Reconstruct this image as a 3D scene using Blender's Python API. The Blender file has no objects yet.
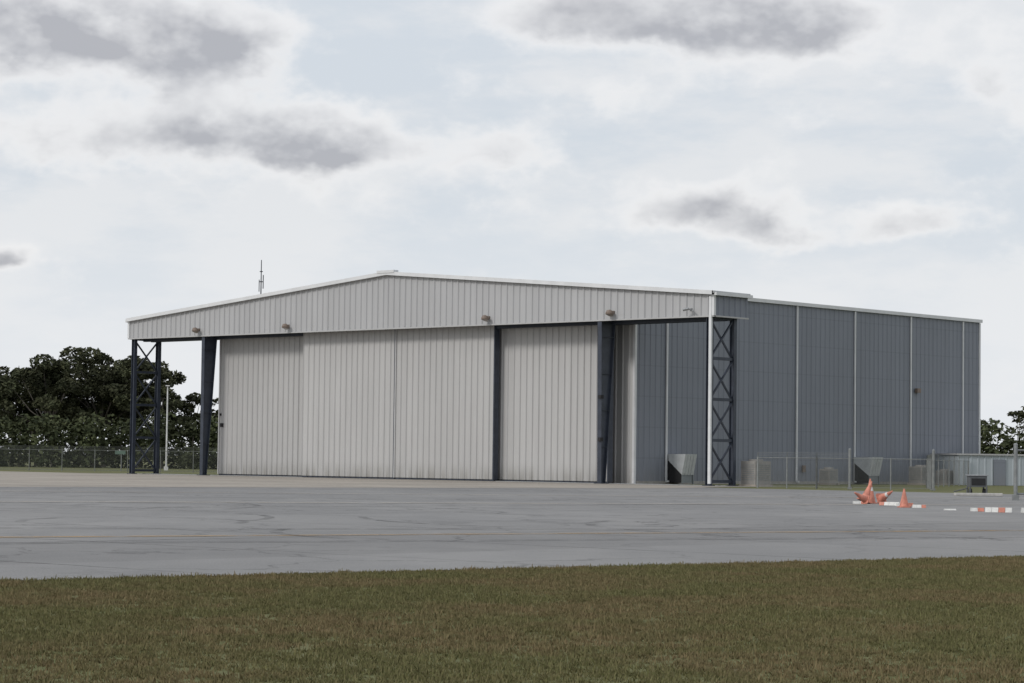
import bpy, math, random
from mathutils import Vector, Matrix, noise as mnoise
random.seed(7)
R=random.random
def U(a,b): return random.uniform(a,b)
sc=bpy.context.scene
sc.view_settings.view_transform='Standard'
sc.view_settings.look='None'
sc.view_settings.exposure=0
col=sc.collection

# ---------------------------------------------------------------- node helpers
class NT:
    def __init__(s,tree): s.t=tree
    def n(s,typ,**kw):
        nd=s.t.nodes.new(typ)
        for k,v in kw.items(): setattr(nd,k,v)
        return nd
    def put(s,sock,v):
        if isinstance(v,bpy.types.NodeSocket): s.t.links.new(v,sock)
        else:
            try: sock.default_value=v
            except Exception: sock.default_value=(v[0],v[1],v[2],1) if len(v)==3 else v
    def m(s,op,a,b=None,c=None,clamp=False):
        nd=s.n('ShaderNodeMath',operation=op,use_clamp=clamp)
        s.put(nd.inputs[0],a)
        if b is not None: s.put(nd.inputs[1],b)
        if c is not None: s.put(nd.inputs[2],c)
        return nd.outputs[0]
    def vm(s,op,a,b=None):
        nd=s.n('ShaderNodeVectorMath',operation=op)
        s.put(nd.inputs[0],a)
        if b is not None:
            if op=='SCALE': s.put(nd.inputs[3],b)
            else: s.put(nd.inputs[1],b)
        return nd.outputs[0]
    def noise(s,vec,scale,detail=4,rough=.55,dist=0,col=False):
        nd=s.n('ShaderNodeTexNoise')
        s.put(nd.inputs['Vector'],vec)
        nd.inputs['Scale'].default_value=scale
        nd.inputs['Detail'].default_value=detail
        nd.inputs['Roughness'].default_value=rough
        nd.inputs['Distortion'].default_value=dist
        return nd.outputs['Color' if col else 'Fac']
    def mapr(s,v,a,b,c=0,d=1,smooth=True):
        nd=s.n('ShaderNodeMapRange',interpolation_type='SMOOTHSTEP' if smooth else 'LINEAR')
        s.put(nd.inputs[0],v)
        for i,x in enumerate((a,b,c,d)): s.put(nd.inputs[i+1],x)
        return nd.outputs[0]
    def mix(s,f,a,b,mode='MIX'):
        nd=s.n('ShaderNodeMix',data_type='RGBA',blend_type=mode)
        s.put(nd.inputs[0],f); 
        for i,v in ((6,a),(7,b)):
            if isinstance(v,bpy.types.NodeSocket): s.t.links.new(v,nd.inputs[i])
            else: nd.inputs[i].default_value=(v[0],v[1],v[2],1)
        return nd.outputs[2]
    def comb(s,x,y,z):
        nd=s.n('ShaderNodeCombineXYZ')
        s.put(nd.inputs[0],x);s.put(nd.inputs[1],y);s.put(nd.inputs[2],z)
        return nd.outputs[0]
    def sep(s,v):
        nd=s.n('ShaderNodeSeparateXYZ'); s.put(nd.inputs[0],v); return nd.outputs
def newmat(name,rough=.6,metal=0,spec=.5):
    m=bpy.data.materials.new(name); m.use_nodes=True
    nt=NT(m.node_tree); b=m.node_tree.nodes['Principled BSDF']
    b.inputs['Roughness'].default_value=rough
    b.inputs['Metallic'].default_value=metal
    b.inputs['Specular IOR Level'].default_value=spec
    return m,nt,b
def pos(nt): return nt.n('ShaderNodeNewGeometry').outputs['Position']
def simple(name,c,rough=.6,metal=0,var=.15,scale=3,spec=.5):
    m,nt,b=newmat(name,rough,metal,spec)
    f=nt.noise(pos(nt),scale,5,.6)
    f=nt.mapr(f,.3,.7)
    nt.put(b.inputs['Base Color'],nt.mix(f,[x*(1-var) for x in c],[x*(1+var) for x in c]))
    return m

# ---------------------------------------------------------------- mesh helpers
class MB:
    def __init__(s): s.v=[];s.f=[];s.mi=[];s.tone=[]
    def quad(s,*p,mi=0,tone=1):
        i=len(s.v); s.v.extend([tuple(q) for q in p]); s.f.append(tuple(range(i,i+len(p)))); s.mi.append(mi); s.tone.append(tone)
    def box(s,o,ax,ay,az,mi=0,tone=1):
        o,ax,ay,az=map(Vector,(o,ax,ay,az))
        c=[o,o+ax,o+ax+ay,o+ay,o+az,o+ax+az,o+ax+ay+az,o+ay+az]
        i=len(s.v); s.v.extend([tuple(q) for q in c])
        fl=[(0,3,2,1),(4,5,6,7),(0,1,5,4),(1,2,6,5),(2,3,7,6),(3,0,4,7)]
        for f in fl: s.f.append(tuple(i+k for k in f)); s.mi.append(mi); s.tone.append(tone)
    def bar(s,a,b,w,d=None,mi=0,side=None):
        a=Vector(a);b=Vector(b); d=d or w
        z=(b-a); zn=z.normalized()
        x=Vector(side) if side is not None else zn.orthogonal()
        x=(x-zn*x.dot(zn)).normalized(); y=zn.cross(x)
        s.box(a-x*w/2-y*d/2,x*w,y*d,z,mi)
    def tube(s,pts,rads,n=8,mi=0,cap=True):
        rings=[]
        for k,p in enumerate(pts):
            p=Vector(p)
            q=Vector(pts[min(k+1,len(pts)-1)])-Vector(pts[max(k-1,0)])
            q.normalize(); x=q.cross(Vector((.13,.99,.05))); 
            if x.length<.05: x=q.cross(Vector((1,0,0)))
            x.normalize(); y=q.cross(x)
            i=len(s.v)
            for j in range(n):
                t=2*math.pi*j/n
                s.v.append(tuple(p+(x*math.cos(t)+y*math.sin(t))*rads[k]))
            rings.append(i)
        for a,b in zip(rings,rings[1:]):
            for j in range(n):
                s.f.append((a+j,a+(j+1)%n,b+(j+1)%n,b+j)); s.mi.append(mi); s.tone.append(1)
        if cap:
            for a in (rings[0],rings[-1]):
                s.f.append(tuple(a+j for j in range(n))); s.mi.append(mi); s.tone.append(1)
    def obj(s,name,mats,parent=None,smooth=False,bevel=0):
        me=bpy.data.meshes.new(name); me.from_pydata(s.v,[],s.f)
        for m in (mats if isinstance(mats,(list,tuple)) else [mats]): me.materials.append(m)
        me.polygons.foreach_set('material_index',s.mi)
        at=me.attributes.new('tone','FLOAT','FACE'); at.data.foreach_set('value',s.tone)
        if smooth: me.polygons.foreach_set('use_smooth',[True]*len(s.f))
        me.update()
        o=bpy.data.objects.new(name,me); col.objects.link(o)
        if parent: o.parent=parent
        if bevel:
            b=o.modifiers.new('bevel','BEVEL'); b.width=bevel; b.segments=2; b.limit_method='ANGLE'
        return o
def empty(name):
    e=bpy.data.objects.new(name,None); col.objects.link(e); e.empty_display_size=1; return e

# ---------------------------------------------------------------- camera
cam=bpy.data.cameras.new('camera'); cam.sensor_width=36; cam.lens=2414/1024*36
cam.clip_end=20000
co=bpy.data.objects.new('camera',cam); col.objects.link(co)
co.matrix_world=Matrix.Translation((0,0,1.6))@Matrix.Rotation(math.radians(90+2.79),4,'X')@Matrix.Rotation(math.radians(.71),4,'Z')
sc.camera=co

# ---------------------------------------------------------------- sky
SUN_EL=math.radians(36); sd=Vector((-.8,-.6,0)).normalized()
sundir=Vector((sd.x*math.cos(SUN_EL),sd.y*math.cos(SUN_EL),math.sin(SUN_EL)))
w=bpy.data.worlds.new('World'); sc.world=w; w.use_nodes=True
wt=NT(w.node_tree); bg=w.node_tree.nodes['Background']
sky=wt.n('ShaderNodeTexSky',sky_type='NISHITA',sun_disc=False,sun_elevation=SUN_EL,sun_rotation=math.atan2(sd.x,sd.y)%(2*math.pi))
sky.air_density=1.2; sky.dust_density=2.5
tc=wt.n('ShaderNodeTexCoord').outputs['Generated']
x,y,z=wt.sep(tc)
az=wt.m('ARCTAN2',x,y); el=wt.m('ARCSINE',z)
P=wt.comb(az,wt.m('MULTIPLY',el,1.45),0.37)
wn=wt.noise(P,15,5,.6,col=True)
wsx,wsy,_=wt.sep(wn)
azw=wt.m('ADD',az,wt.m('MULTIPLY',wt.m('SUBTRACT',wsx,.5),.05))
elw=wt.m('ADD',el,wt.m('MULTIPLY',wt.m('SUBTRACT',wsy,.5),.03))
# cumulus masses: azimuth, elevation, half-sizes (radians), weight
CL=[(-.180,.177,.058,.022,1.2),(-.128,.164,.030,.015,.75),(-.118,.134,.062,.013,1.0),(-.072,.128,.030,.011,.75),
    (-.205,.126,.03,.010,.5),
    (.055,.184,.065,.017,.9),(.120,.180,.045,.015,.9),(-.005,.130,.035,.010,.42),(.03,.150,.04,.010,.35),
    (.070,.102,.042,.011,.85),(.110,.093,.03,.007,.55),(.165,.100,.024,.009,.6),(.205,.15,.022,.020,.55),
    (-.210,.079,.014,.005,.95),(.42,.15,.1,.03,.9),(-.4,.15,.1,.03,.9)]
F=None;G=None
for (ca,ce,ra,re,wg) in CL:
    dx=wt.m('DIVIDE',wt.m('SUBTRACT',azw,ca),ra); dy=wt.m('DIVIDE',wt.m('SUBTRACT',elw,ce),re)
    q=wt.m('MULTIPLY_ADD',dx,dx,wt.m('MULTIPLY',dy,dy))
    g=wt.m('MULTIPLY',wt.m('EXPONENT',wt.m('MULTIPLY',q,-1)),wg)
    F=g if F is None else wt.m('ADD',F,g)
    gd=wt.m('MULTIPLY',g,dy)
    G=gd if G is None else wt.m('ADD',G,gd)
vpos=wt.m('DIVIDE',G,wt.m('ADD',F,.05))
deck=wt.m('MULTIPLY',wt.mapr(wt.noise(wt.vm('MULTIPLY',tc,(2.2,2.2,4.5)),1.6,5,.6),.5,.75),wt.mapr(el,.2,.3))
F=wt.m('ADD',F,deck)
fb=wt.noise(P,22,7,.56)
fbu=wt.noise(wt.vm('ADD',P,(.006,.012,0)),22,4,.55)
bil=wt.m('MULTIPLY',wt.m('ABSOLUTE',wt.m('SUBTRACT',wt.noise(P,40,4,.5),.5)),2)
relief=wt.m('SUBTRACT',fb,fbu)
fb2=wt.noise(wt.comb(az,wt.m('MULTIPLY',el,3.0),1.7),8,6,.6)
D=wt.m('ADD',F,wt.m('MULTIPLY',wt.m('SUBTRACT',fb,.5),1.35))
D=wt.m('SUBTRACT',D,wt.m('MULTIPLY',wt.m('SUBTRACT',bil,.18),.42))
body=wt.mapr(D,.12,.52)
thick=wt.mapr(D,.34,1.05)
shade=wt.m('ADD',wt.m('MULTIPLY',vpos,-.50),.60)
shade=wt.m('ADD',shade,wt.m('MULTIPLY',relief,-3.0))
shade=wt.m('MULTIPLY',thick,wt.m('ADD',shade,.22),clamp=True)
base=wt.mix(wt.mapr(fb2,.38,.60),(.635,.685,.745),(.755,.77,.795))
base=wt.mix(wt.m('MULTIPLY',wt.mapr(el,.13,.01),.8),base,(.82,.84,.87))
ccol=wt.mix(shade,(.85,.85,.86),(.425,.43,.465))
c2=wt.mix(wt.m('MULTIPLY',body,.92),base,ccol)
c3=wt.mix(wt.mapr(el,-.02,-.05),c2,(.2,.2,.2))
nis=sky.outputs[0]
fin=wt.mix(.93,nis,wt.vm('SCALE',c3,10.6))
wt.put(bg.inputs[0],fin); bg.inputs[1].default_value=.1

sl=bpy.data.lights.new('sun','SUN'); sl.energy=1.65; sl.angle=math.radians(12); sl.color=(1,.965,.92)
so=bpy.data.objects.new('sun',sl); col.objects.link(so); so.rotation_euler=sundir.to_track_quat('Z','Y').to_euler()
so.location=(-50,-50,60)

# ---------------------------------------------------------------- hangar frame
L=Vector((-.736,.677,0)).normalized(); S=Vector((.677,.736,0)).normalized(); Z=Vector((0,0,1))
O=Vector((13.22,158,0))
def H(u,v,z=0): return O+L*u+S*v+Z*z

# ---------------------------------------------------------------- ground
def grassmat(name,a,b,c,bump=True):
    m,nt,bs=newmat(name,.95,0,.15)
    p=pos(nt)
    n1=nt.mapr(nt.noise(p,.35,5,.6),.36,.64); n2=nt.mapr(nt.noise(p,3.5,5,.65),.35,.65); n3=nt.mapr(nt.noise(p,26,4,.6),.35,.65)
    k=nt.mix(n1,a,b); k=nt.mix(nt.m('MULTIPLY',n2,.65),k,c); k=nt.mix(nt.m('MULTIPLY',n3,.35),k,[q*.5 for q in a])
    nt.put(bs.inputs['Base Color'],k)
    return m
M_lawn=grassmat('dry_lawn_soil',(.11,.097,.050),(.135,.110,.060),(.085,.085,.040))
M_far=grassmat('grass_far',(.13,.135,.06),(.16,.15,.075),(.11,.125,.05))
g=MB(); g.quad((-6000,-300,-.012),(6000,-300,-.012),(6000,9000,-.012),(-6000,9000,-.012)); g.obj('ground',M_far)

def lawn_edge(X):
    return 30.3+(X+6.4)*(12.3/15.4)
g=MB()
nx,ny=70,60
for j in range(ny+1):
    for i in range(nx+1):
        X=-60+120*i/nx; e=max(lawn_edge(X),-15); Y=-20+(e+20)*j/ny
        g.v.append((X,Y,-.006+ (.03*mnoise.noise(Vector((X*.4,Y*.4,0))) if j<ny else 0)-.02*(j<ny)))
for j in range(ny):
    for i in range(nx):
        a=j*(nx+1)+i; g.f.append((a,a+1,a+nx+2,a+nx+1)); g.mi.append(0); g.tone.append(1)
lawn=g.obj('lawn',M_lawn,smooth=True)

# asphalt
m,nt,bs=newmat('asphalt',.9,0,.2); p=pos(nt)
M_asph=m
n1=nt.mapr(nt.noise(nt.vm('MULTIPLY',p,(1,.45,1)),.10,7,.65),.36,.64)
n2=nt.mapr(nt.noise(nt.vm('MULTIPLY',p,(1,.4,1)),.55,6,.7),.36,.64); n3=nt.mapr(nt.noise(p,30,3,.7),.3,.7)
k=nt.mix(n1,(.165,.165,.167),(.225,.222,.220)); k=nt.mix(nt.m('MULTIPLY',n2,.38),k,(.140,.141,.143)); k=nt.mix(nt.m('MULTIPLY',n3,.5),k,(.31,.305,.30))
n4=nt.mapr(nt.noise(nt.vm('MULTIPLY',p,(1,.35,1)),.32,4,.55),.62,.72)
k=nt.mix(nt.m('MULTIPLY',n4,.32),k,(.09,.09,.092))
hx,hy,hz=nt.sep(p)
uu=nt.m('ADD',nt.m('MULTIPLY',hx,S.x),nt.m('MULTIPLY',hy,S.y)); vv=nt.m('ADD',nt.m('MULTIPLY',hx,L.x),nt.m('MULTIPLY',hy,L.y))
wob=nt.m('MULTIPLY',nt.m('SUBTRACT',nt.noise(p,.5,5,.6),.5),.6)
def seam(c,period,wd):
    f=nt.m('ABSOLUTE',nt.m('SUBTRACT',nt.m('FRACT',nt.m('DIVIDE',nt.m('ADD',c,wob),period)),.5))
    return nt.m('LESS_THAN',f,wd/period)
lane=nt.n('ShaderNodeTexWhiteNoise',noise_dimensions='1D'); nt.put(lane.inputs['W'],nt.m('FLOOR',nt.m('DIVIDE',nt.m('ADD',vv,nt.m('MULTIPLY',wob,.3)),7.2)))
k=nt.vm('SCALE',k,nt.m('MULTIPLY_ADD',lane.outputs[0],.14,.93))
sm=nt.m('MAXIMUM',seam(uu,6.1,.06),seam(vv,14.3,.06))
vo=nt.n('ShaderNodeTexVoronoi',feature='DISTANCE_TO_EDGE'); nt.put(vo.inputs['Vector'],nt.vm('ADD',p,nt.vm('SCALE',nt.noise(p,.6,5,.6,col=True),2.0))); vo.inputs['Scale'].default_value=.2
crk=nt.m('LESS_THAN',vo.outputs['Distance'],.010)
crk=nt.m('MULTIPLY',crk,nt.mapr(nt.noise(p,.05,3,.5),.36,.56))
sm=nt.m('MULTIPLY',nt.m('MAXIMUM',sm,crk),nt.mapr(nt.noise(p,.22,3,.6),.35,.65,.25,.8))
k=nt.mix(sm,k,(.06,.06,.06))
nt.put(bs.inputs['Base Color'],k)
bp=nt.n('ShaderNodeBump'); bp.inputs['Strength'].default_value=.35; bp.inputs['Distance'].default_value=.012
nt.put(bp.inputs['Height'],nt.noise(p,45,4,.6)); nt.put(bs.inputs['Normal'],bp.outputs[0])
g=MB()
pts=[]
N=420
for i in range(N+1):
    X=-60+120*i/N
    pts.append((X,lawn_edge(X)+.16*mnoise.noise(Vector((X*1.3,3,0)))+.12*mnoise.noise(Vector((X*6,9,0))),0))
far_r=H(-75,-9); far_l=H(170,-3)
for i in range(N):
    a,b=pts[i],pts[i+1]
    def farpt(t): return far_l.lerp(far_r,t)
    g.quad(a,b,farpt((i+1)/N),farpt(i/N))
g.obj('asphalt_apron',M_asph)

m,nt,bs=newmat('old_concrete',.9,0,.25); p=pos(nt); M_conc=m
n1=nt.mapr(nt.noise(p,.12,6,.6),.35,.65); n2=nt.mapr(nt.noise(p,2.2,6,.65),.35,.65)
k=nt.mix(n1,(.29,.262,.228),(.37,.33,.285)); k=nt.mix(nt.m('MULTIPLY',n2,.4),k,(.22,.205,.185))
hx,hy,hz=nt.sep(p)
uu=nt.m('ADD',nt.m('MULTIPLY',hx,S.x),nt.m('MULTIPLY',hy,S.y)); vv=nt.m('ADD',nt.m('MULTIPLY',hx,L.x),nt.m('MULTIPLY',hy,L.y))
wob=0.0
sm=nt.m('MAXIMUM',seam(uu,5,.08),seam(vv,5,.05)); k=nt.mix(nt.m('MULTIPLY',sm,.7),k,(.09,.085,.07))
nt.put(bs.inputs['Base Color'],k)
g=MB(); g.quad((-70,75,.004),(9,142,.004),H(-2.6,-1.5,.004),H(165,-1,.004)); g.obj('concrete_pavement',M_conc)
g=MB(); g.quad(H(-2.5,-1.4,.008),H(63,-1.4,.008),H(63,4.5,.008),H(-2.5,4.5,.008)); g.obj('hangar_slab',simple('slab_concrete',(.30,.28,.25),.9,var=.2,scale=.8))

def linemat(name,c,lo,hi,alpha=1):
    m,nt,bs=newmat(name,.85,0,.2); p=pos(nt)
    nt.put(bs.inputs['Base Color'],nt.mix(.15,c,(.15,.15,.15)))
    tr=nt.n('ShaderNodeBsdfTransparent'); mx=nt.n('ShaderNodeMixShader'); out=m.node_tree.nodes['Material Output']
    f=nt.m('MULTIPLY',nt.mapr(nt.noise(p,1.1,7,.7),lo,hi),alpha)
    nt.put(mx.inputs[0],f); m.node_tree.links.new(tr.outputs[0],mx.inputs[1]); m.node_tree.links.new(bs.outputs[0],mx.inputs[2]); m.node_tree.links.new(mx.outputs[0],out.inputs[0])
    return m
def strip(name,pts,wd,mat,z=.008):
    g=MB()
    V=[Vector((a,b,0)) for a,b in pts]
    off=[]
    for i,pv in enumerate(V):
        d=(V[min(i+1,len(V)-1)]-V[max(i-1,0)]).normalized(); nrm=Vector((-d.y,d.x,0))*wd/2; off.append((pv-nrm,pv+nrm))
    for (a,b),(c,d) in zip(off,off[1:]): g.quad(a+Z*z,c+Z*z,d+Z*z,b+Z*z)
    return g.obj(name,mat)
M_yel=linemat('faded_yellow_paint',(.42,.29,.15),.34,.60,.75)
strip('taxi_line',[(-40,27.3),(-9.7,45.8),(6.6,55.7),(40,76.5)],.55,M_yel)
M_tire=linemat('tire_rubber_mark',(.05,.05,.05),.36,.72,.5)
for k,(cx,cy,r,a0,a1) in enumerate([(-9.0,58,2.6,-.2,3.6),(-10.8,62,4.6,-.6,2.8),(-5.5,70,5.5,.2,3.0),(2,66,6,3.2,5.4),(-2,52,3,2.8,4.6),(-11.5,57,2.2,2.6,5.6),(5,74,7,.4,2.4),(-14,76,6,-.4,1.6),(7,60,5,2.6,4.2)]):
    pts=[(cx+r*math.cos(a0+(a1-a0)*i/24)*1.0,cy+1.6*r*math.sin(a0+(a1-a0)*i/24)) for i in range(25)]
    strip('tire_mark',pts,.26,M_tire,.008+.004*(k%3))
M_seal=linemat('crack_sealant',(.05,.05,.05),.36,.54,.6)
for (a,b,c,d) in [(-30,88,24,99),(-20,64,22,104),(-14,50,20,62),(-12,41,14,55),(-28,118,20,120)]:
    n=40; pts=[(a+(c-a)*i/n,b+(d-b)*i/n+.5*mnoise.noise(Vector((i*.35,a,0)))) for i in range(n+1)]
    strip('crack_seal',pts,.2,M_seal,.020)
M_pale=linemat('pale_joint',(.48,.42,.34),.34,.58,.6)
for kk,(a,b,c,d) in enumerate([(-34,96,34,118),(-30,72,30,101)]):
    strip('pavement_seam',[(a,b),(c,d)],.7,M_pale,.024+.004*kk)

# ---------------------------------------------------------------- grass tufts (instanced)
m,nt,bs=newmat('grass_blades',.95,0,.08); p=pos(nt); M_blade=m
n1=nt.mapr(nt.noise(p,.30,5,.6),.42,.58); n2=nt.mapr(nt.noise(p,2.0,5,.65),.40,.60); n3=nt.mapr(nt.noise(p,45,2,.6),.35,.65)
k=nt.mix(n1,(.135,.137,.058),(.185,.145,.078)); k=nt.mix(nt.m('MULTIPLY',n2,.55),k,(.108,.114,.048)); k=nt.mix(nt.m('MULTIPLY',n3,.4),k,(.24,.19,.12))
nt.put(bs.inputs['Base Color'],k)
tc_=bpy.data.collections.new('grass_tufts')
for t in range(5):
    g=MB()
    for i in range(16):
        a=U(0,6.28); r=U(0,.085); x0,y0=r*math.cos(a),r*math.sin(a); h=U(.016,.036)*(1.35 if t==4 else 1); th=U(0,6.28); ln=U(0,.035); wv=U(.003,.006)
        dx,dy=math.cos(th),math.sin(th)
        g.quad((x0-dy*wv,y0+dx*wv,-.01),(x0+dy*wv,y0-dx*wv,-.01),(x0+dy*wv*.7+dx*ln*.5,y0-dx*wv*.7+dy*ln*.5,h*.6),(x0+dx*ln,y0+dy*ln,h),(x0-dy*wv*.7+dx*ln*.5,y0+dx*wv*.7+dy*ln*.5,h*.6))
    o=g.obj('tuft_%d'%t,M_blade); col.objects.unlink(o); tc_.objects.link(o)
g=MB()
n=24
for i in range(n):
    X0=-16+34*i/n; X1=-16+34*(i+1)/n
    g.quad((X0,13,-.015),(X1,13,-.015),(X1,lawn_edge(X1)+.05,-.010),(X0,lawn_edge(X0)+.05,-.010))
gs=g.obj('grass',M_lawn)
ng=bpy.data.node_groups.new('grass_scatter','GeometryNodeTree')
ng.interface.new_socket('Geometry',in_out='INPUT',socket_type='NodeSocketGeometry'); ng.interface.new_socket('Geometry',in_out='OUTPUT',socket_type='NodeSocketGeometry')
gi=ng.nodes.new('NodeGroupInput'); go=ng.nodes.new('NodeGroupOutput')
dp=ng.nodes.new('GeometryNodeDistributePointsOnFaces'); dp.inputs['Density'].default_value=130
ci=ng.nodes.new('GeometryNodeCollectionInfo'); ci.inputs['Collection'].default_value=tc_; ci.inputs['Separate Children'].default_value=True; ci.inputs['Reset Children'].default_value=True
ip=ng.nodes.new('GeometryNodeInstanceOnPoints'); ip.inputs['Pick Instance'].default_value=True
rv=ng.nodes.new('FunctionNodeRandomValue'); rv.data_type='FLOAT_VECTOR'; rv.inputs[0].default_value=(0,0,0); rv.inputs[1].default_value=(.2,.2,6.28)
rs=ng.nodes.new('FunctionNodeRandomValue'); rs.data_type='FLOAT'; rs.inputs[2].default_value=.5; rs.inputs[3].default_value=1.5
lk=ng.links.new
lk(gi.outputs[0],dp.inputs['Mesh']); lk(dp.outputs['Points'],ip.inputs['Points']); lk(ci.outputs[0],ip.inputs['Instance']); lk(rv.outputs[0],ip.inputs['Rotation']); lk(rs.outputs[1],ip.inputs['Scale']); lk(ip.outputs[0],go.inputs[0])
md=gs.modifiers.new('scatter','NODES'); md.node_group=ng

# ---------------------------------------------------------------- metal sheet materials
def sheet(name,c,rough=.45,var=.07,dirt=(.2,.19,.17),dirtk=.25,spec=.4,girt=0):
    m,nt,bs=newmat(name,rough,0,spec); p=pos(nt)
    at=nt.n('ShaderNodeAttribute',attribute_name='tone')
    st=nt.mapr(nt.noise(nt.vm('MULTIPLY',p,(2.2,2.2,.12)),1.0,6,.65),.3,.7)
    bl=nt.mapr(nt.noise(p,.18,4,.6),.3,.7)
    k=nt.mix(st,[q*(1-var) for q in c],[q*(1+var) for q in c])
    k=nt.mix(nt.m('MULTIPLY',bl,.25),k,[q*.85 for q in c])
    k=nt.vm('SCALE',k,at.outputs['Fac'])
    zz=nt.sep(p)[2]
    if girt:
        f=nt.m('LESS_THAN',nt.m('FRACT',nt.m('DIVIDE',nt.m('ADD',zz,.4),2.15)),.04)
        k=nt.mix(nt.m('MULTIPLY',f,girt),k,[q*.55 for q in c])
    d=nt.m('MULTIPLY',nt.mapr(zz,1.5,0),nt.m('MULTIPLY',st,dirtk*2))
    k=nt.mix(d,k,dirt)
    nt.put(bs.inputs['Base Color'],k)
    bp=nt.n('ShaderNodeBump'); bp.inputs['Strength'].default_value=.25; bp.inputs['Distance'].default_value=.05
    nt.put(bp.inputs['Height'],nt.noise(nt.vm('MULTIPLY',p,(1,1,.5)),1.1,3,.5)); nt.put(bs.inputs['Normal'],bp.outputs[0])
    return m
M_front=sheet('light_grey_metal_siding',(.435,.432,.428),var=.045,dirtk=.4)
M_fasc=sheet('fascia_metal_siding',(.405,.408,.415),var=.04)
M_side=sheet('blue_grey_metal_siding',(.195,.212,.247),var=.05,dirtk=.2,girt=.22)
M_trim=simple('white_metal_trim',(.62,.63,.64),.5,var=.06,scale=1)
M_dim=simple('grey_metal_trim',(.40,.40,.40),.5,var=.06,scale=1)
M_dark=simple('dark_navy_steel',(.032,.040,.058),.5,var=.2,scale=2)
M_roof=simple('galvalume_roof',(.45,.46,.47),.4,.3,var=.08,scale=.5)
M_galv=simple('galvanised_steel',(.32,.33,.34),.45,.4,var=.15,scale=6)
M_black=simple('black_void',(.015,.015,.017),.8)
M_int=simple('interior_dark',(.05,.05,.055),.9)

def corr(mb,P0,D,Nrm,length,z0,ztop,pitch=.6,h=.075,mi=0,tv=.03,tperiod=1.2,s0=0):
    prof=[(0,0),(pitch-.20,0),(pitch-.14,h),(pitch-.07,h),(pitch-.01,0)]
    xs=[]; t=0.0
    while t<length:
        for a,b in prof:
            if t+a<length: xs.append((t+a,b))
        t+=pitch
    xs.append((length,0))
    tones={}
    for (a,ha),(b,hb) in zip(xs,xs[1:]):
        key=int((a+s0)/tperiod)
        if key not in tones: tones[key]=1+U(-tv,tv)
        A=P0+D*a+Nrm*ha; B=P0+D*b+Nrm*hb
        mb.quad(A+Z*z0,B+Z*z0,B+Z*ztop(b),A+Z*ztop(a),mi=mi,tone=tones[key])

W=61.0; PEAK=15.2; EAVE=12.62; FB=11.15; CD=3.65
def roofz(u): return PEAK-(PEAK-EAVE)*abs(u-W/2)/(W/2)
B0,B1=9.7,51.3
BL=44.7
hang=empty('aircraft_hangar')
g=MB()
nF=-S
corr(g,H(0,0),L,nF,W/2,FB,lambda s:roofz(s),tv=.02)
corr(g,H(W/2,0),L,nF,W/2,FB,lambda s:roofz(W/2+s),tv=.02)
g.obj('fascia_siding',M_fasc,hang)
g=MB()
corr(g,H(0,0),S,-L,CD,FB,lambda s:EAVE,tv=.02)
corr(g,H(W,0),S,L,CD,FB,lambda s:EAVE,tv=.02)
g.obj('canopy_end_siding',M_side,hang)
g=MB()
g.quad(H(0,CD,FB),H(B0,CD,FB),H(B0,CD,roofz(B0)),H(0,CD,EAVE))
g.quad(H(B1,CD,FB),H(W,CD,FB),H(W,CD,EAVE),H(B1,CD,roofz(B1)))
g.obj('canopy_back_siding',M_side,hang)
g=MB(); g.box(H(.02,.02,FB+.02),L*(W-.04),S*(CD-.04),Z*.06); g.obj('soffit',M_int,hang)
g=MB()
for (a,b) in ((-.15,W/2),(W/2,W+.15)):
    za,zb=(EAVE-.013,PEAK) if a<1 else (PEAK,EAVE-.013)
    p0,p1,p2,p3=H(a,-.2,za+.03),H(b,-.2,zb+.03),H(b,CD+.1,zb+.03),H(a,CD+.1,za+.03)
    q=[v+Z*.16 for v in (p0,p1,p2,p3)]
    g.quad(*q); g.quad(p3,p2,p1,p0); g.quad(p0,p1,q[1],q[0]); g.quad(p2,p3,q[3],q[2]); 
    g.quad(p3,p0,q[0],q[3]) if a<1 else g.quad(p1,p2,q[2],q[1])
g.obj('canopy_roof',M_roof,hang)
g=MB()
for (a,b) in ((B0-.1,W/2),(W/2,B1+.1)):
    za,zb=roofz(a),roofz(b)
    p0,p1,p2,p3=H(a,CD+.11,za+.02),H(b,CD+.11,zb+.02),H(b,CD+BL+.1,zb+.02),H(a,CD+BL+.1,za+.02)
    q=[v+Z*.14 for v in (p0,p1,p2,p3)]
    g.quad(*q); g.quad(p3,p2,p1,p0); g.quad(p0,p1,q[1],q[0]); g.quad(p2,p3,q[3],q[2])
g.obj('main_roof',M_roof,hang)
g=MB()
for (ua,ub) in ((-.05,W/2),(W+.05,W/2)):
    a=H(ua,-.32,roofz(max(0,min(W,ua)))-.08); b=H(ub,-.32,PEAK-.08)
    hh=.27
    g.quad(a,b,b+Z*hh,a+Z*hh); 
    g.quad(a+Z*hh,b+Z*hh,b+Z*hh+S*.25,a+Z*hh+S*.25)
    g.quad(a,b,b+S*.25,a+S*.25)
g.box(H(W/2+.9,-.36,PEAK+.06),L*-1.8,S*.5,Z*.2)
g.box(H(-.07,-.09,FB+.04),L*.22,S*.2,Z*(EAVE-FB-.1))
g.box(H(W-.15,-.09,FB+.04),L*.22,S*.2,Z*(EAVE-FB-.1))
g.obj('rake_trim',M_trim,hang)
g=MB()
g.box(H(-.03,-.085,FB-.06),L*(W+.06),S*.14,Z*.09)
g.box(H(-.09,.12,FB-.06),L*.12,S*(CD-.1),Z*.1)
g.box(H(W-.03,.12,FB-.06),L*.12,S*(CD-.1),Z*.1)
g.obj('drip_trim',M_dim,hang)
g=MB(); g.box(H(-.32,-.15,EAVE-.12),L*.2,S*(CD+.3),Z*.2); g.box(H(W+.12,-.15,EAVE-.12),L*.2,S*(CD+.3),Z*.2)
g.obj('canopy_gutter',M_trim,hang)

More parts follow.
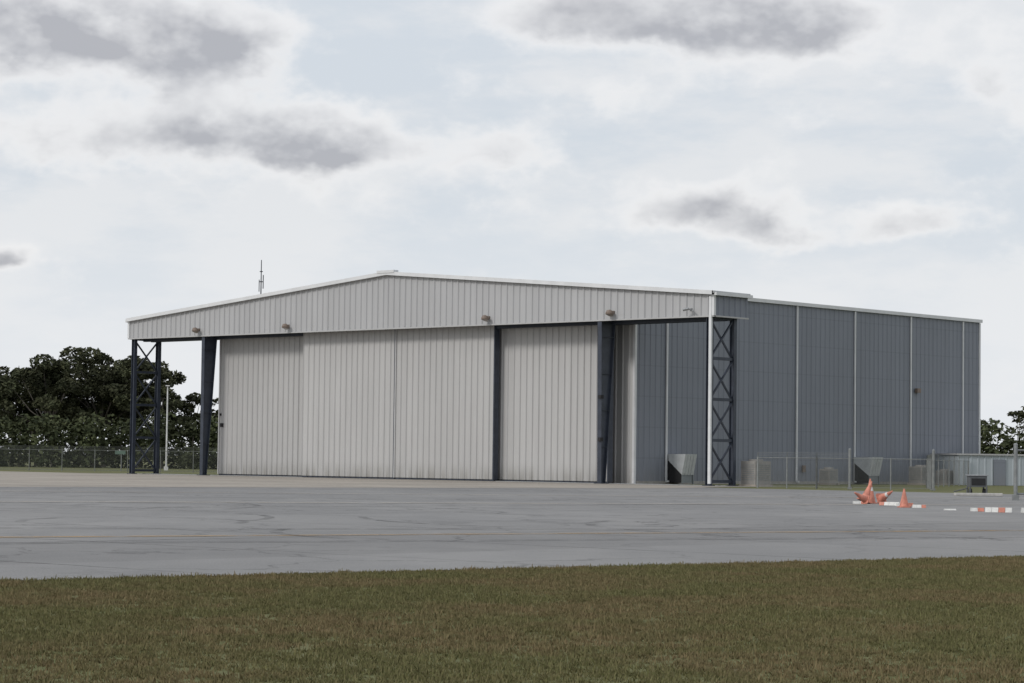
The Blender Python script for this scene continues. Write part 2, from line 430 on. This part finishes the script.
BE=roofz(B0)
g=MB()
corr(g,H(B0,CD),S,-L,BL,0,lambda s:BE,tv=.02,s0=.3,h=.05)
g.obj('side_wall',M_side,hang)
g=MB()
corr(g,H(B1,CD),S,L,BL,0,lambda s:BE,tv=.02)
g.quad(H(B0,CD+BL,0),H(B1,CD+BL,0),H(B1,CD+BL,BE),H(W/2,CD+BL,PEAK),H(B0,CD+BL,BE))
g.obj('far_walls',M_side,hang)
g=MB()
corr(g,H(B0,CD-.02),L,nF,3.6,0,lambda s:FB,tv=.02)
corr(g,H(B1-.9,CD-.02),L,nF,.9,0,lambda s:FB,tv=.02)
g.obj('front_wall',M_front,hang)
g=MB(); g.quad(H(B0+.3,CD+.4,0),H(B1-.3,CD+.4,0),H(B1-.3,CD+.4,FB),H(B0+.3,CD+.4,FB)); g.obj('interior_backing',M_int,hang)
g=MB()
g.box(H(B0-.22,CD+.02,BE-.06),L*.2,S*(BL+.1),Z*.26)
g.box(H(B0-.07,CD-.08,0),L*.2,S*.2,Z*(BE-.1))
g.box(H(B0-.08,CD+BL-.14,0),L*.2,S*.2,Z*(BE-.1))
for k,s in enumerate((3.4,11.1,18.9,26.5,34.3,42.0)):
    g.box(H(B0-.16,CD+s-.07,.25),L*.1,S*.13,Z*(BE-.35))
    g.box(H(B0-.34,CD+s-.065,.12),L*.25,S*.12,Z*.12)
g.obj('gutter_and_downspouts',M_trim,hang)
g=MB(); g.box(H(B0-.12,CD+.15,-.02),L*.1,S*(BL-.3),Z*.22); g.obj('base_curb',simple('curb_concrete',(.3,.29,.27),.9),hang)

def leaf(name,u0,u1,v,th=.42,ztop=FB+.25,tone=1.0,edge=True):
    e=MB()
    corr(e,H(u0,v),L,nF,u1-u0,.14,lambda s:ztop,tv=.02)
    for i in range(len(e.tone)): e.tone[i]*=tone
    e.obj(name+'_skin',M_front,hang)
    d=MB()
    d.box(H(u0+.02,v+.015,.12),L*(u1-u0-.04),S*(th-.03),Z*(ztop-.12))
    d.box(H(u0-.06,v-.07,.12),L*.1,S*(th+.08),Z*(ztop-.12))
    d.box(H(u0,v+.05,.02),L*(u1-u0),S*(th-.1),Z*.11)
    for uu_ in (u0+.8,u1-.8): d.box(H(uu_,v+.1,.009),L*.5,S*.2,Z*.12)
    d.obj(name+'_frame',M_dark,hang)
    if edge:
        t=MB(); t.box(H(u1-.10,v-.085,.13),L*.11,S*.1,Z*(ztop-.13)); t.obj(name+'_trim',M_dim,hang)
C=W/2+.28
leaf('door_leaf_3',C-10.1,C-.03,1.15,tone=1.0)
leaf('door_leaf_2',C+.03,C+10.15,1.15,tone=1.015,edge=False)
leaf('door_leaf_4',10.62,C-9.8,1.95,tone=1.02,edge=False)
leaf('door_leaf_1',C+9.8,C+20.9,1.95,tone=.95)
g=MB()
for v in (1.3,1.45,2.1,2.25): g.box(H(.5,v,.0085),L*(W-1),S*.06,Z*.03)
g.obj('door_floor_tracks',M_galv,hang)
g=MB()
for v in (1.2,2.0): g.box(H(.4,v,FB-.22),L*(W-.8),S*.3,Z*.22)
g.obj('door_head_rails',M_dark,hang)

def tcol(u,b0,b1,t0,t1):
    g=MB(); zt=FB-.02
    fl=.36; t=.045
    for (vb,vt) in ((b0,t0),(b1,t1)):
        a=H(u-fl/2,vb,0.009); b=H(u+fl/2,vb,0.009); c=H(u+fl/2,vt,zt); d=H(u-fl/2,vt,zt)
        g.quad(a,b,c,d); g.quad(a+S*t,b+S*t,c+S*t,d+S*t); g.quad(a,a+S*t,d+S*t,d); g.quad(b,b+S*t,c+S*t,c)
    for du in (-.015,.015):
        g.quad(H(u+du,b0,.009),H(u+du,b1,.009),H(u+du,t1,zt),H(u+du,t0,zt))
    for zz in (2.5,5,7.5,10):
        k=zz/zt; v0=b0+(t0-b0)*k; v1=b1+(t1-b1)*k
        g.box(H(u-fl/2+.02,v0+.05,zz),L*(fl-.04),S*(v1-v0-.06),Z*.03)
    g.box(H(u-.35,b0-.15,.009),L*.7,S*.8,Z*.05)
    g.obj('tapered_column',M_dark,hang)
tcol(9.85,.12,.55,-.0,1.45); tcol(W-9.45,.05,.45,.02,1.30)
def lattice(u,far):
    g=MB(); v0,v1=.22,2.75; zt=FB+.0
    for v in (v0,v1):
        for du in (-.17,.17):
            g.box(H(u+du-.02,v-.15,.009),L*.04,S*.3,Z*(zt))
        g.box(H(u-.15,v-.02,.009),L*.3,S*.04,Z*(zt))
        g.box(H(u-.3,v-.3,.009),L*.6,S*.6,Z*.05)
    n=4; hh=(zt-.35)/n
    for i in range(n+1):
        zz=.3+i*hh
        g.bar(H(u,v0,zz),H(u,v1,zz),.20,.20,side=(0,0,1))
    for i in range(n):
        za=.3+i*hh; zb=za+hh
        g.bar(H(u-.04,v0,za),H(u-.04,v1,zb),.12,.10,side=L)
        g.bar(H(u+.07,v1,za),H(u+.07,v0,zb),.12,.10,side=L)
    g.obj('lattice_frame',M_dark,hang)
lattice(.5,False); lattice(W-.5,True)
g=MB(); g.box(H(.12,-.13,.15),L*.2,S*.14,Z*(EAVE-.3)); g.obj('canopy_downspout',M_trim,hang)
M_lampm=simple('lamp_housing_bronze',(.17,.13,.105),.5,.1); M_lens=simple('lamp_glass',(.3,.27,.25),.2)
def lamp(u,z,nm='fascia_lamp'):
    g=MB()
    g.box(H(u+.09,-.10,z-.10),L*-.18,S*.1,Z*.2,mi=0)
    g.tube([H(u,-.1,z),H(u,-.25,z+.04),H(u,-.34,z-.02)],[.04,.04,.04],8)
    c=H(u,-.36,z+.12)
    g.tube([c,c-S*.03-Z*.06,c-S*.07-Z*.22,c-S*.08-Z*.30],[.10,.24,.29,.27],14,mi=0)
    g.tube([c-S*.08-Z*.30,c-S*.085-Z*.31],[.25,.24],14,mi=1)
    g.obj(nm,[M_lampm,M_lens],hang)
for uu_ in (52.0,41.3,20.2,8.6): lamp(uu_,FB+.50)
g=MB(); u=1.75
g.box(H(u,-.2,FB+.35),L*.1,S*.15,Z*.2); g.bar(H(u,-.2,FB+.45),H(u+.2,-.5,FB+.5),.05); g.bar(H(u-.05,-.5,FB+.5),H(u+.35,-.6,FB+.42),.13,.13); g.bar(H(u-.1,-.2,FB+.4),H(u-.35,-.4,FB+.32),.09)
g.obj('security_camera',M_galv,hang)
g=MB(); g.box(H(B0-.1,CD+34.9,7.3),L*-.25,S*.5,Z*.35); g.box(H(B0-.1,CD+19.6,.9),L*-.12,S*.35,Z*.5); g.box(H(B0-.1,CD+27.2,1.0),L*-.15,S*.4,Z*.6)
g.obj('wall_pack_light',M_lampm,hang)
g=MB()
for zz in (2.9,5.8): g.box(H(9.9,-.02,zz),L*-.25,S*.3,Z*.25)
g.box(H(C+20.6,1.8,3.9),L*-.25,S*.2,Z*.3); g.box(H(C+20.7,1.8,4.8),L*-.15,S*.2,Z*.2)
g.obj('door_controls',M_black,hang)

# ---------------------------------------------------------------- side yard objects
M_hood=simple('hood_sheet_metal',(.50,.52,.53),.45,.1,var=.1,scale=2)
M_hood2=simple('hood_stand_metal',(.20,.22,.23),.5,.2,var=.1,scale=2)
def hood(s,wd,ht,dep,z0,name='exhaust_hood'):
    g=MB(); n=-L
    a=lambda ss,d,z:H(B0-.12,CD+ss,z)+n*d
    zt=z0+ht
    lip=z0+.2
    g.quad(a(s,0,zt),a(s+wd,0,zt),a(s+wd,dep,zt),a(s,dep,zt))
    g.quad(a(s,dep,zt),a(s+wd,dep,zt),a(s+wd,dep*.8,lip),a(s,dep*.8,lip))
    for ss,k in ((s,-1),(s+wd,1)):
        g.quad(a(ss,0,zt),a(ss,dep,zt),a(ss,dep*.8,lip),a(ss,0,zt-.45))
        g.quad(a(ss-k*.06,0,zt-.4),a(ss-k*.06,dep*.78,lip),a(ss-k*.06,dep*.78,.1),a(ss-k*.06,0,.1),mi=1)
    g.quad(a(s,.02,.1),a(s+wd,.02,.1),a(s+wd,.02,zt-.1),a(s,.02,zt-.1),mi=1)
    g.quad(a(s+.06,dep*.78,.1),a(s+wd-.06,dep*.78,.1),a(s+wd-.06,dep*.78,lip),a(s+.06,dep*.78,lip),mi=2)
    for k in range(1,4): g.bar(a(s+wd*k/4,dep+.02,zt-.02),a(s+wd*k/4,dep*.8+.02,lip),.04)
    for ss in (s+.05,s+wd-.05): g.bar(a(ss,dep*.8,.0),a(ss,dep*.8,lip),.08,mi=2)
    g.obj(name,[M_hood,M_black,M_hood2])
hood(3.6,1.3,1.65,1.55,.45); hood(26.4,1.4,1.65,1.75,.45)
M_ac=simple('ac_cabinet_paint',(.26,.25,.235),.6,var=.12,scale=3)
def acunit(x,y,sx,sy,h,name='air_conditioning_unit'):
    g=MB(); D=S; N=-L
    o=Vector((x,y,0))
    g.box(o-D*.1-N*.1-Z*.01,D*(sx+.2),N*(sy+.2),Z*.13,mi=2)
    g.box(o+Z*.12,D*sx,N*sy,Z*h)
    k=.3
    while k<h-.15:
        g.box(o+D*.08+N*(sy-.001)+Z*(.12+k),D*(sx-.16),N*.03,Z*.03,mi=1)
        g.box(o-D*.03+N*.08+Z*(.12+k),D*.03,N*(sy-.16),Z*.03,mi=1)
        k+=.14
    c=o+D*sx/2+N*sy/2+Z*(h+.12)
    g.tube([c,c+Z*.12],[min(sx,sy)*.4]*2,20,mi=0); g.tube([c+Z*.12,c+Z*.125],[min(sx,sy)*.36]*2,20,mi=1)
    return g.obj(name,[M_ac,M_hood2,M_conc],bevel=.01)
acunit(15.3,160.5,1.7,1.2,1.55)
q=H(B0-3.0,21.4); acunit(q.x,q.y,1.1,.9,1.05)
q=H(B0-2.4,34.2); acunit(q.x,q.y,1.6,1.2,1.3)
q=H(B0-2.4,38.0); acunit(q.x,q.y,1.0,1.0,1.0)

def chainmat(name,k,dens=.16):
    m,nt,bs=newmat(name,.5,.3); nt.put(bs.inputs['Base Color'],k)
    uv=nt.sep(nt.n('ShaderNodeTexCoord').outputs['UV'])
    a=nt.m('ADD',uv[0],uv[1]); b=nt.m('SUBTRACT',uv[0],uv[1])
    def ln(v): return nt.m('LESS_THAN',nt.m('FRACT',nt.m('DIVIDE',v,.075)),dens)
    f=nt.m('MAXIMUM',ln(a),ln(b))
    tr=nt.n('ShaderNodeBsdfTransparent'); mx=nt.n('ShaderNodeMixShader'); out=m.node_tree.nodes['Material Output']
    nt.put(mx.inputs[0],f); m.node_tree.links.new(tr.outputs[0],mx.inputs[1]); m.node_tree.links.new(bs.outputs[0],mx.inputs[2]); m.node_tree.links.new(mx.outputs[0],out.inputs[0])
    return m
M_ch=chainmat('chain_link_wire',(.14,.15,.15),.09); M_ch2=chainmat('chain_link_wire_dark',(.10,.11,.10),.12)
M_fp=simple('fence_post_steel',(.22,.23,.23),.5,.3)
def fence(pts,h,spacing,name='chain_link_fence',mat=None,barb=True,postmat=None):
    e=empty(name); mat=mat or M_ch
    g=MB(); uvs=[]; p=MB(); dist=0
    for a,b in zip(pts,pts[1:]):
        a=Vector((a[0],a[1],0)); b=Vector((b[0],b[1],0)); l=(b-a).length
        g.quad(a+Z*.04,b+Z*.04,b+Z*h,a+Z*h); uvs+= [(dist,0),(dist+l,0),(dist+l,h),(dist,h)]; dist+=l
        n=max(1,round(l/spacing))
        for i in range(n+1):
            q=a.lerp(b,i/n); r=.04 if 0<i<n else .06
            p.tube([q-Z*.05,q+Z*(h+.05)],[r,r],8)
            if barb: p.bar(q+Z*(h+.03),q+Z*(h+.33)+Vector((0,-.15,0)),.03)
        p.tube([a+Z*h,b+Z*h],[.022,.022],6); p.tube([a+Z*.12,b+Z*.12],[.012,.012],5)
        if barb:
            for k in (.12,.22,.32): p.tube([a+Z*(h+k)+Vector((0,-.15*k/.33,0)),b+Z*(h+k)+Vector((0,-.15*k/.33,0))],[.008,.008],4)
    o=g.obj('mesh_panel',mat,e); uvl=o.data.uv_layers.new(name='UVMap')
    for i,u in enumerate(uvs): uvl.data[i].uv=u
    p.obj('posts_and_rails',postmat or M_fp,e)
fence([(-110,226),(-62,221),(-20,221)],1.95,3.0,mat=M_ch2,postmat=simple('fence_post_weathered',(.16,.17,.16),.7))
fence([(15.6,152.5),(19.0,150.0),(20.9,149)],1.9,2.6,barb=True)
fence([(20.9,149),(25.9,148.4)],1.9,2.5,barb=False)
fence([(25.9,148.4),(28.6,166),(36,190)],1.9,3.2,barb=True)
fence([(27.9,131),(40,124)],2.1,3.0,barb=True)
for (px_,py_) in ((20.9,148.9),(25.95,148.3)):
    g=MB(); g.tube([(px_,py_,-.05),(px_,py_,2.45)],[.085,.085],12); g.tube([(px_,py_,2.45),(px_,py_,2.52)],[.10,.04],12); g.box((px_-.12,py_-.12,0),(.24,0,0),(0,.24,0),(0,0,.12)); g.obj('gate_post',M_fp)
g=MB(); x0,y0=23.2,111
g.tube([(x0,y0,-.05),(x0,y0,2.55)],[.09,.09],12); g.tube([(x0,y0,2.55),(x0,y0,2.62)],[.11,.05],12); g.box((x0-.14,y0-.14,0),(.28,0,0),(0,.28,0),(0,0,.25))
g.bar((x0,y0,2.3),(x0+4,y0+1.5,2.3),.06); g.bar((x0,y0,.3),(x0+4,y0+1.5,.3),.06); g.bar((x0+4,y0+1.5,.2),(x0+4,y0+1.5,2.4),.08)
g.obj('gate_post',M_fp)

e=empty('storage_shed')
g=MB(); D=Vector((.97,.24,0)); N=Vector((.24,-.97,0))
Mshed=sheet('pale_shed_siding',(.38,.42,.45),dirtk=.1)
o=Vector((35.2,190,0))
corr(g,o,D,N,26,0,lambda s:2.35,pitch=.6,h=.04,tv=.05)
g.quad(o,o-N*6,o-N*6+Z*2.35,o+Z*2.35); g.quad(o+D*26,o+D*26-N*6,o+D*26-N*6+Z*2.35,o+D*26+Z*2.35); g.quad(o-N*6,o-N*6+D*26,o-N*6+D*26+Z*2.35,o-N*6+Z*2.35)
g.obj('walls',Mshed,e)
g=MB(); g.box(o+N*.15-D*.15+Z*2.36,D*26.3,-N*6.3,Z*.12); g.obj('roof',M_dim,e)
g=MB(); g.box(o+D*3+N*.06,D*1.0,N*.05,Z*2.05); g.box(o+D*9+N*.06,D*2.6,N*.05,Z*2.15); g.obj('doors',M_side,e)

e=empty('ground_power_cart')
g=MB(); cx,cy=24.3,125.5
M_cart=simple('cart_grey_paint',(.085,.09,.095),.5,var=.2,scale=5)
g.box((cx-.45,cy,.45),(.9,0,0),(0,.8,0),(0,0,.58)); g.box((cx-.36,cy-.03,.55),(.72,0,0),(0,.03,0),(0,0,.35),mi=1)
g.box((cx-.52,cy-.05,1.03),(1.04,0,0),(0,.9,0),(0,0,.06),mi=2)
for dx in (-.45,.45):
    for dy in (0,.8): g.bar((cx+dx*.95,cy+dy,.1),(cx+dx*.95,cy+dy,.5),.07,mi=0)
for dx in (-.36,.36): g.tube([(cx+dx-.07,cy+.3,.2),(cx+dx+.07,cy+.3,.2)],[.17,.17],14,mi=1)
g.bar((cx-.5,cy+.1,.4),(cx-1.3,cy-.1,.2),.05)
g.obj('cart_body',[M_cart,M_black,M_galv],e,bevel=.01)
g=MB(); g.box((cx-1.5,cy-1.6,0),(2.5,.25,0),(-.03,.3,0),(0,0,.16)); g.obj('wheel_stop',simple('white_concrete_stop',(.42,.41,.39),.8,var=.15,scale=4),bevel=.03)

# ---------------------------------------------------------------- cones and barricades
M_or=simple('faded_orange_plastic',(.50,.19,.135),.6,var=.25,scale=6)
M_wh=simple('white_reflective_band',(.60,.60,.58),.5,var=.1,scale=8)
M_rub=simple('black_rubber',(.03,.03,.03),.8)
def cone(x,y,h=.9,lean=0,toward=0,wide=.23,bands=1):
    g=MB()
    b=h*(wide+.05)
    pts=[]
    for sx,sy in ((1,1),(-1,1),(-1,-1),(1,-1)):
        c=.05
        if sx*sy>0: pts+= [(sx*b,sy*(b-c)),(sx*(b-c),sy*b)]
        else: pts+= [(sx*(b-c),sy*b),(sx*b,sy*(b-c))]
    i=len(g.v)
    for zz in (0,.04):
        g.v+= [(px_,py_,zz) for px_,py_ in pts]
    n=8
    for j in range(n): g.f.append((i+j,i+(j+1)%n,i+n+(j+1)%n,i+n+j)); g.mi.append(0); g.tone.append(1)
    for s_ in (0,n): g.f.append(tuple(i+s_+j for j in range(n))); g.mi.append(0); g.tone.append(1)
    rr=lambda t: h*wide*(1-t)+.028*t
    lv=[(.04/h,.0),(.5,0),(.51,1),(.66,1),(.67,0),(1,0)] if bands else [(.04/h,0),(1,0)]
    for (ta,ma),(tb,mb_) in zip(lv,lv[1:]):
        g.tube([(0,0,ta*h),(0,0,tb*h)],[rr(ta),rr(tb)],20,mi=1 if (ma and mb_) else 0,cap=False)
    g.tube([(0,0,h),(0,0,h+.01)],[.028,.02],12)
    o=g.obj('traffic_cone',[M_or,M_wh,M_rub])
    M=Matrix.Translation((x,y,.003))@Matrix.Rotation(toward,4,'Z')@Matrix.Translation((b,0,0))@Matrix.Rotation(lean,4,'Y')@Matrix.Translation((-b,0,0))
    o.matrix_world=M
    return o
R_=math.radians
cone(14.50,97.4,.98,0,0,bands=1)
cone(14.05,96.2,.86,R_(24),R_(20),bands=0)       # leaning onto the upright one
cone(14.70,96.4,.78,R_(66),R_(-60),bands=1)     # lying, tip toward the lawn
cone(14.05,95.0,.66,R_(64),R_(215),bands=0)
cone(14.50,89,.68,0,.1,wide=.27,bands=0)
def barricade(x,y,ang,l=1.8,h=.24,cols=(1,0,0)):
    g=MB(); D=Vector((math.cos(ang),math.sin(ang),0)); N=Vector((-D.y,D.x,0)); o=Vector((x,y,.004)); n=len(cols)
    for i in range(n):
        a=o+D*(l*i/n+.005); w0=.11;w1=.06; d=D*(l/n-.01)
        c=[a-N*w0,a+N*w0,a+N*w1+Z*h,a-N*w1+Z*h]; c2=[q+d for q in c]; mi=cols[i]
        g.quad(*c,mi=mi); g.quad(*c2,mi=mi)
        for j in range(4): g.quad(c[j],c[(j+1)%4],c2[(j+1)%4],c2[j],mi=mi)
    return g.obj('low_profile_barricade',[M_wh,M_or])
barricade(14.25,93.2,-.5,.8,.13,(1,0,0,0)); barricade(14.65,91.6,.45,.7,.12,(0,0,1)); barricade(14.75,88.7,-.15,.5,.11,(0,0,1)); barricade(13.6,95.9,.1,.45,.10,(0,0))
barricade(15.85,83.2,.05,.45,.12,(0,1)); barricade(16.15,82.2,-.30,.9,.16,(0,0,1,0)); barricade(17.3,81.8,.08,1.5,.17,(0,1,0,0,0)); barricade(15.2,84.6,.2,.4,.05,(0,0))

# ---------------------------------------------------------------- mast behind
e=empty('radio_mast')
g=MB(); mx,my=-42.0,402; H0=27.5
for i in range(3):
    a=i*2.094; g.tube([(mx+.7*math.cos(a),my+.7*math.sin(a),0),(mx+.28*math.cos(a),my+.28*math.sin(a),H0)],[.07,.06],6)
for k in range(18):
    t0=k/18;t1=(k+1)/18
    for i in range(3):
        a=i*2.094;b=(i+1)*2.094; r0=.7-.42*t0;r1=.7-.42*t1
        g.tube([(mx+r0*math.cos(a),my+r0*math.sin(a),H0*t0),(mx+r1*math.cos(b),my+r1*math.sin(b),H0*t1)],[.03,.03],4)
g.obj('lattice_tower',M_galv,e)
g=MB()
g.tube([(mx,my,H0-2),(mx,my,34.3)],[.12,.07],8)
for zz,r in ((30.6,.38),(32.3,.28)):
    g.tube([(mx,my,zz),(mx,my,zz+.12)],[r,r],10)
g.tube([(mx+.35,my,29.5),(mx+.35,my,31.8)],[.08,.08],6); g.tube([(mx-.32,my,29.0),(mx-.32,my,31.0)],[.07,.07],6)
g.obj('antennas',M_dark,e)

g=MB(); g.tube([(-35.6,250,0),(-35.6,250,8.8)],[.10,.07],10); g.box((-35.8,249.8,8.7),(.4,0,0),(0,.4,0),(0,0,.10)); g.box((-35.8,249.75,0),(.4,0,0),(0,.4,0),(0,0,.4))
g.obj('light_pole',simple('pale_pole_paint',(.6,.6,.6),.5))
g=MB(); g.tube([(-37.2,231,0),(-37.2,231,2.0)],[.05,.05],8); g.box((-37.8,230.93,1.6),(1.0,0,0),(0,.04,0),(0,0,.35),mi=1)
g.obj('small_sign',[M_fp,simple('green_sign_face',(.10,.16,.13),.5)])

# ---------------------------------------------------------------- trees
def leafmat(name,a,b,c):
    m,nt,bs=newmat(name,.8,0,.15); p=pos(nt)
    n1=nt.mapr(nt.noise(p,.45,4,.6),.36,.64); n2=nt.mapr(nt.noise(p,3,3,.6),.35,.65)
    at=nt.n('ShaderNodeAttribute',attribute_name='tone')
    k=nt.mix(n1,a,b); k=nt.mix(nt.m('MULTIPLY',n2,.5),k,c); k=nt.vm('SCALE',k,at.outputs['Fac'])
    nt.put(bs.inputs['Base Color'],k); return m
M_leaf=leafmat('oak_foliage',(.040,.048,.025),(.066,.070,.036),(.052,.054,.031))
M_leaf2=leafmat('shrub_foliage',(.036,.047,.022),(.060,.070,.032),(.046,.051,.027))
M_bark=simple('bark',(.09,.08,.068),.9,var=.3)
def leaves(g,c,r,n,sz,tone,flat=.6):
    for _ in range(n):
        while True:
            d=Vector((U(-1,1),U(-1,1),U(-1,1)))
            if .05<d.length<1: break
        d=d.normalized()*(d.length**.5)
        q=c+Vector((d.x*r,d.y*r,d.z*r*flat))
        s=sz*U(.5,1.2); a=Vector((U(-1,1),U(-1,1),U(-.6,.6))).normalized(); b=a.cross(Vector((U(-1,1),U(-1,1),U(-1,1)))).normalized()
        g.quad(q-a*s,q-b*s*.5,q+a*s,q+b*s*.5,mi=1,tone=tone*U(.75,1.25))
def tree(x,y,h,wd,name='oak_tree',mat=None,nc=44,crown=.60,dens=95,sz=.33):
    g=MB(); base=Vector((x,y,0)); th=h*(1-crown)*U(.8,1)
    lean=Vector((U(-.6,.6),U(-.4,.4),0))
    top=base+lean+Z*th
    g.tube([base-Z*.1,base+lean*.5+Z*th*.5,top,top+Z*(h-th)*.55+lean*.5],[h*.024,h*.018,h*.014,h*.005],8,mi=0)
    for k in range(nc):
        a=U(0,6.28); t=R()**.6; zz=R()
        prof=math.sin(math.pi*min(1,.22+zz*.70))**.6
        r=t*wd/2*prof
        c=base+lean+Vector((math.cos(a)*r,math.sin(a)*r,th*.85+(h-th*.85)*(.06+.86*zz)))
        cr=U(.65,1.5)*wd/11
        if k%2==0:
            m_=top.lerp(c,.5)-Z*U(0,.6); st=base+lean*.8+Z*th*U(.75,1.05)
            g.tube([st,m_,c],[h*.008,h*.005,h*.002],5,mi=0,cap=False)
        leaves(g,c,cr,int(dens*cr*cr/.9),sz,U(.6,1.3))
    return g.obj(name,[M_bark,mat or M_leaf])
TL=[(-67,300,13.4,12),(-60,306,12.8,11),(-56,296,14.0,13),(-50.5,300,15.0,14),(-46.5,304,14.0,11),(-43.0,298,12.6,8),(-40,303,9.6,7),(-75,304,12.5,12),(-84,300,13.5,13),(-94,306,12,12),(-34.5,300,9.2,8),(-30,305,9,8),(-64,310,13.0,10),(-53,309,14.0,12)]
for (a,b,c,d) in TL: tree(a,b,c,d)
for (a,b,c,d) in [(57.5,290,7.4,4.5),(61,293,8.8,5),(64,289,7.6,6),(69,291,8.2,7),(76,292,8.8,8),(54,300,8,6)]: tree(a,b,c,d,crown=.78,nc=24)
def hedge(name,x0,x1,y,hf,n,mat):
    g=MB()
    for i in range(n):
        x=U(x0,x1); yy=y+U(-5,5); hh=hf(x)*U(.35,1.0); r=U(1.0,2.0)
        zc=hh-r*.5 if R()<.55 else U(.3,max(.4,hh-r*.5))
        leaves(g,Vector((x,yy,max(.3,zc))),r,60,.36,U(.6,1.35),.8)
    for i in range(int((x1-x0)/2)):
        x=x0+2*i+U(-.8,.8); g.tube([(x,y+U(-3,3),0),(x+U(-.4,.4),y,hf(x)*.7)],[.12,.05],5,mi=0)
    return g.obj(name,[M_bark,mat])
hedge('tree_line',-110,-18,283,lambda x:6.0+1.6*mnoise.noise(Vector((x*.2,1,0))),680,M_leaf2)
hedge('tree_line',48,100,280,lambda x:6.0+1.5*mnoise.noise(Vector((x*.3,5,0))),340,M_leaf2)
hedge('distant_woods',-300,-90,420,lambda x:12+3*mnoise.noise(Vector((x*.1,8,0))),500,M_leaf)
hedge('distant_woods',85,320,400,lambda x:11+3*mnoise.noise(Vector((x*.1,3,0))),500,M_leaf)
